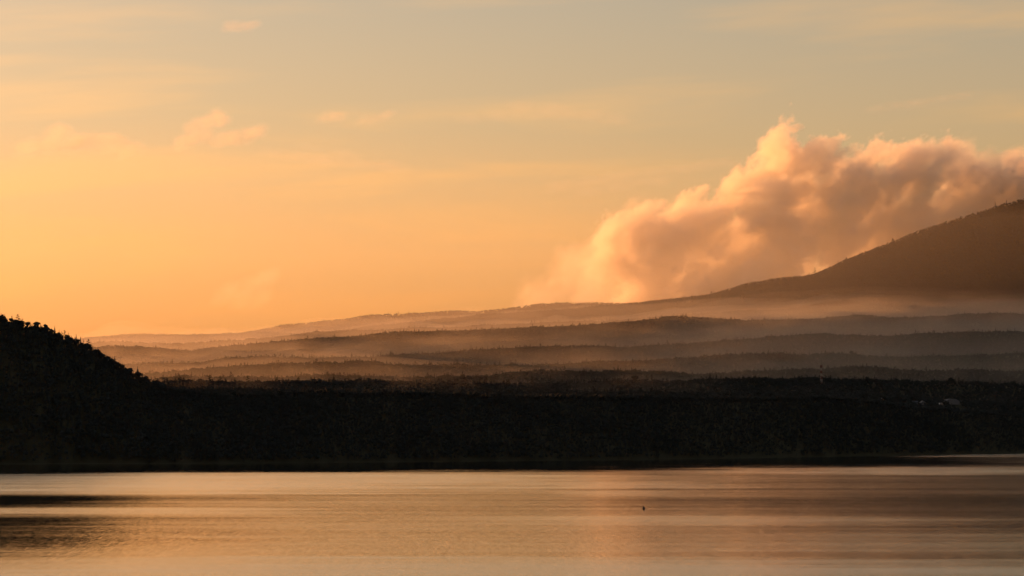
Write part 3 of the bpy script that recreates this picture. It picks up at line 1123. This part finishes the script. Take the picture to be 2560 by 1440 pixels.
# ------------------------------------------------------------------ clouds, well behind the land
def cloud_nodes(name, lo, hi, res, radii, warp, fbm, edge, mat):
    g = bpy.data.node_groups.new(name, 'GeometryNodeTree')
    g.interface.new_socket('Geometry', in_out='INPUT', socket_type='NodeSocketGeometry')
    g.interface.new_socket('Geometry', in_out='OUTPUT', socket_type='NodeSocketGeometry')
    nd, lk = g.nodes, g.links
    gi, go = nd.new('NodeGroupInput'), nd.new('NodeGroupOutput')

    def m(op, a, b=None, clamp=False):
        n = nd.new('ShaderNodeMath')
        n.operation = op
        n.use_clamp = clamp
        for i, v in enumerate((a, b)):
            if v is None:
                continue
            if isinstance(v, (int, float)):
                n.inputs[i].default_value = v
            else:
                lk.new(v, n.inputs[i])
        return n.outputs[0]
    pos = nd.new('GeometryNodeInputPosition').outputs[0]
    P = pos
    for size, amp in warp:
        nz = nd.new('ShaderNodeTexNoise')
        nz.inputs['Scale'].default_value = 1.0 / size
        nz.inputs['Detail'].default_value = 2.0
        lk.new(pos, nz.inputs['Vector'])
        a = nd.new('ShaderNodeVectorMath')
        a.operation = 'SUBTRACT'
        lk.new(nz.outputs['Color'], a.inputs[0])
        a.inputs[1].default_value = (0.5, 0.5, 0.5)
        b = nd.new('ShaderNodeVectorMath')
        b.operation = 'SCALE'
        lk.new(a.outputs[0], b.inputs[0])
        b.inputs['Scale'].default_value = amp
        c = nd.new('ShaderNodeVectorMath')
        c.operation = 'ADD'
        lk.new(P, c.inputs[0])
        lk.new(b.outputs[0], c.inputs[1])
        P = c.outputs[0]
    cls = nd.new('GeometryNodeInputNamedAttribute')
    cls.data_type = 'INT'
    cls.inputs['Name'].default_value = 'cls'
    f = None
    for i, (r, wgt) in enumerate(radii):
        eq = nd.new('FunctionNodeCompare')
        eq.data_type = 'INT'
        eq.operation = 'EQUAL'
        lk.new(cls.outputs['Attribute'], eq.inputs[2])
        eq.inputs[3].default_value = i
        sg = nd.new('GeometryNodeSeparateGeometry')
        sg.domain = 'POINT'
        lk.new(gi.outputs[0], sg.inputs[0])
        lk.new(eq.outputs[0], sg.inputs[1])
        pr = nd.new('GeometryNodeProximity')
        pr.target_element = 'POINTS'
        lk.new(sg.outputs[0], pr.inputs[0])
        lk.new(P, pr.inputs['Sample Position'])
        d = m('MULTIPLY', m('SUBTRACT', 1.0, m('DIVIDE', pr.outputs['Distance'], r)), wgt)
        f = d if f is None else m('MAXIMUM', f, d)
    size, amp, det, rgh = fbm
    nz = nd.new('ShaderNodeTexNoise')
    nz.inputs['Scale'].default_value = 1.0 / size
    nz.inputs['Detail'].default_value = det
    nz.inputs['Roughness'].default_value = rgh
    lk.new(pos, nz.inputs['Vector'])
    f = m('ADD', f, m('MULTIPLY', m('SUBTRACT', nz.outputs['Fac'], 0.5), amp))
    mr = nd.new('ShaderNodeMapRange')
    mr.interpolation_type = 'SMOOTHSTEP'
    mr.inputs['From Min'].default_value = edge[0]
    mr.inputs['From Max'].default_value = edge[1]
    lk.new(f, mr.inputs['Value'])
    vc = nd.new('GeometryNodeVolumeCube')
    lk.new(mr.outputs[0], vc.inputs['Density'])
    vc.inputs['Background'].default_value = 0.0
    vc.inputs['Min'].default_value = lo
    vc.inputs['Max'].default_value = hi
    for k, ax in enumerate('XYZ'):
        vc.inputs['Resolution ' + ax].default_value = res[k]
    sm = nd.new('GeometryNodeSetMaterial')
    sm.inputs['Material'].default_value = mat
    lk.new(vc.outputs[0], sm.inputs[0])
    lk.new(sm.outputs[0], go.inputs[0])
    return g


def cloud(name, label, D, puffs, radii_px, dens, voxel, warp, fbm, edge=(0.0, 0.35), depth=1.0, aniso=0.5, seed=1, color=(1, 0.95, 0.88), lean=0.0, stretch=1.0):
    """puffs: (place in the sky, size class); the cloud keeps its own distance, size and depth"""
    k = D / F
    rr = random.Random(seed)
    C = np.array([at(p[0], p[1], D) for p in puffs])
    cen = C.mean(0)
    Q = C - cen
    a = radians(lean)
    Q = np.stack([(Q[:, 0] * cos(a) + Q[:, 2] * sin(a)) / stretch, Q[:, 1], -Q[:, 0] * sin(a) + Q[:, 2] * cos(a)], -1)
    Q[:, 1] = [(p[3] * k if len(p) > 3 else rr.uniform(-1, 1) * depth * radii_px[p[2]][0] * k) for p in puffs]
    me = bpy.data.meshes.new(name)
    me.vertices.add(len(Q))
    me.vertices.foreach_set('co', Q.astype(np.float32).ravel())
    at_ = me.attributes.new('cls', 'INT', 'POINT')
    at_.data.foreach_set('value', [p[2] for p in puffs])
    o = bpy.data.objects.new(name, me)
    o.location = cen
    o.rotation_euler = (0, -a, 0)
    o.scale = (stretch, 1, 1)
    COL.objects.link(o)
    R = np.array([radii_px[p[2]][0] * k for p in puffs])[:, None] * 1.1 + sum(w[1] for w in warp) * 0.2
    lo, hi = (Q - R).min(0), (Q + R).max(0)
    res = [max(4, int((hi[i] - lo[i]) / (voxel * (1.4 if i == 1 else 1.0)))) for i in range(3)]
    print(name, res)
    mat = volume_mat(name + ' vapour', dens, color, aniso, True)
    g = cloud_nodes(name, tuple(lo), tuple(hi), res, [(r * k, w) for r, w in radii_px], warp, fbm, edge, mat)
    md = o.modifiers.new('vapour', 'NODES')
    md.node_group = g
    me.materials.append(mat)
    tag(o, label, 'cloud')
    return o


BODY = [(1560, 660), (1640, 620), (1700, 690), (1760, 590), (1800, 660), (1880, 590), (1920, 510), (1960, 610), (2010, 520), (2080, 570),
        (2110, 490), (2180, 550), (2250, 520), (2330, 540), (2400, 510), (2500, 500), (2600, 480), (1620, 720), (1740, 720),
        (2250, 590), (2150, 600), (1980, 660), (1860, 690), (2700, 460), (2800, 440), (2450, 560)]
LOBES = [(1950, 400), (1965, 370), (1930, 440), (2040, 380), (2010, 430), (2000, 470), (2110, 420), (2080, 460), (2190, 385), (2150, 430), (2250, 395), (2300, 390),
         (2340, 420), (2290, 450), (1860, 450), (1820, 480), (1790, 520), (1720, 530), (1690, 580), (1660, 560), (1600, 580), (1590, 560), (1540, 620), (1520, 600),
         (1490, 640), (1470, 680), (1510, 700), (1440, 715), (2400, 430), (2380, 470), (2480, 440), (2570, 420), (2560, 450), (1390, 735), (1330, 745), (2660, 400)]
TUFTS = [(1958, 335), (1975, 350), (1912, 360), (1925, 375), (2062, 342), (2042, 356), (2200, 355), (2175, 362), (2240, 365), (2330, 366), (2295, 370), (2115, 385),
         (1578, 525), (1550, 548), (1510, 560), (1850, 415), (1830, 440), (1740, 480), (1700, 500), (1650, 525), (1475, 595), (1430, 590), (1415, 620), (2480, 376), (2520, 368),
         (2400, 385), (2440, 400), (1400, 700), (1300, 735)]
rc = random.Random(11)
BODY = [q for q in BODY if 1600 < q[0]]
LOBES = [q for q in LOBES if 1510 < q[0]] + [(2200, 450), (2180, 480), (2230, 470), (2270, 440)]
TUFTS = [q for q in TUFTS if 1500 < q[0] < 2430]
puffs = [(a, b, 0) for a, b in BODY] + [(a, b, 1) for a, b in LOBES] + [(a, b, 2) for a, b in TUFTS]
for a, b in BODY + LOBES:                  # lesser billows on the near side of the bank
    for _ in range(1):
        puffs.append((a + rc.gauss(0, 32), b + 12 + rc.gauss(0, 26), 2, rc.uniform(-110, -20)))
    puffs.append((a + rc.gauss(0, 30), b + 12 + rc.gauss(0, 22), 1, rc.uniform(-80, 10)))
puffs = [(p[0], p[1] + 16, *p[2:]) for p in puffs]
cloud('cloud', 'big billowing orange and grey cloud bank rising behind the mountain slope', 15600.0, puffs,
      [(74, 1.1), (44, 1.0), (25, 0.9)], 0.0135, 8.4, [(420, 110), (150, 190), (60, 160), (24, 70)], (140, 1.1, 5.0, 0.7), (0.05, 0.30), 1.3, 0.35, 3, lean=38, stretch=1.4)

WARP2 = [(420, 120), (150, 190), (55, 120)]
cloud('cloud', 'soft orange left end of the cloud bank melting into haze over the ridge', 15500.0,
      [(x, y, 0) for x, y in [(1350, 752), (1410, 740), (1460, 720), (1500, 690), (1480, 750), (1540, 660), (1560, 730), (1470, 650), (1600, 690), (1640, 740), (1530, 600), (1580, 610),
                              (1640, 600), (1580, 560), (1700, 620), (1720, 730), (1680, 560), (1430, 680)]],
      [(66, 1.0)], 0.0042, 14.0, WARP2, (190, 1.2, 5.0, 0.66), (0.0, 0.75), 1.4, 0.4, 41, lean=38, stretch=1.4)
cloud('cloud', 'thin grey broken cloud trailing off to the right edge behind the mountain top', 15700.0,
      [(x, y, 0) for x, y in [(2420, 430), (2470, 460), (2500, 420), (2540, 470), (2560, 420), (2600, 450), (2650, 410), (2700, 440), (2760, 400), (2800, 430), (2440, 520),
                              (2500, 510), (2570, 510), (2640, 490), (2380, 400)]],
      [(62, 1.0)], 0.0060, 12.0, WARP2, (170, 1.5, 5.0, 0.68), (0.05, 0.6), 1.4, 0.4, 42, lean=20, stretch=1.4)

# small scraps of cloud over the left half
WISP = ([(260, 60), (90, 30), (35, 14)], (70, 1.0, 5.0, 0.62), (0.05, 0.75))


def wisp(label, pts, r, dens, seed, lean=8, stretch=1.9, D=16400.0):
    cloud('cloud', label, D, [(a, b, 0) for a, b in pts], [(r, 1.0)], dens, 9.0, WISP[0], WISP[1], WISP[2], 0.8, 0.45, seed, lean=lean, stretch=stretch)


wisp('small bright scrap of cloud alone near the top, left of centre', [(572, 68), (590, 65), (612, 64), (630, 62)], 17, 0.0055, 21)
wisp('ragged peach cloud with an upturned plume, largest of the left sky',
     [(460, 355), (490, 345), (520, 340), (555, 345), (590, 345), (620, 338), (645, 326), (500, 315), (520, 305), (540, 290), (548, 300), (480, 325)], 26, 0.0055, 22, 14, 1.5)
wisp('faint broad cloud patch low at the far left', [(70, 370), (120, 362), (170, 358), (215, 355), (255, 352), (290, 362), (325, 372), (150, 335)], 30, 0.0065, 23)
wisp('small faint cloud puff left of two under the middle of the sky', [(812, 293), (830, 288), (850, 292)], 17, 0.0040, 24)
wisp('small faint cloud streak right of two under the middle of the sky', [(905, 300), (930, 297), (955, 292), (975, 284)], 15, 0.0040, 25, 12)
wisp('faint reddish cloud rising low over the left skyline', [(560, 740), (590, 728), (620, 716), (650, 705), (672, 694), (610, 745), (650, 740)], 34, 0.0022, 26, 24, 1.6)
wisp('long thin veil of cloud across the sky between the left cloud and the big bank', [(690, 385), (740, 392), (790, 398), (840, 404), (890, 410), (940, 414), (990, 418), (770, 376), (860, 384)], 20, 0.0022, 27, -6, 3.0)
wisp('long pale streak of cloud touching the upper left of the big bank', [(1400, 470), (1460, 458), (1520, 448), (1580, 438), (1640, 430), (1700, 422), (1760, 414), (1820, 408), (1480, 478), (1560, 462), (1640, 452)], 22, 0.0024, 28, 6, 3.0, 17200.0)
wisp('faint streak of cloud high above the right end of the big bank', [(2190, 272), (2230, 266), (2270, 260), (2310, 254), (2350, 248), (2400, 242)], 14, 0.0036, 29, 8, 3.0)
wisp('wide faint band of cloud high over the middle of the sky', [(1180, 300), (1240, 290), (1300, 284), (1360, 282), (1420, 286), (1480, 290), (1540, 296), (1290, 268), (1380, 266)], 20, 0.0022, 30, 0, 3.0)
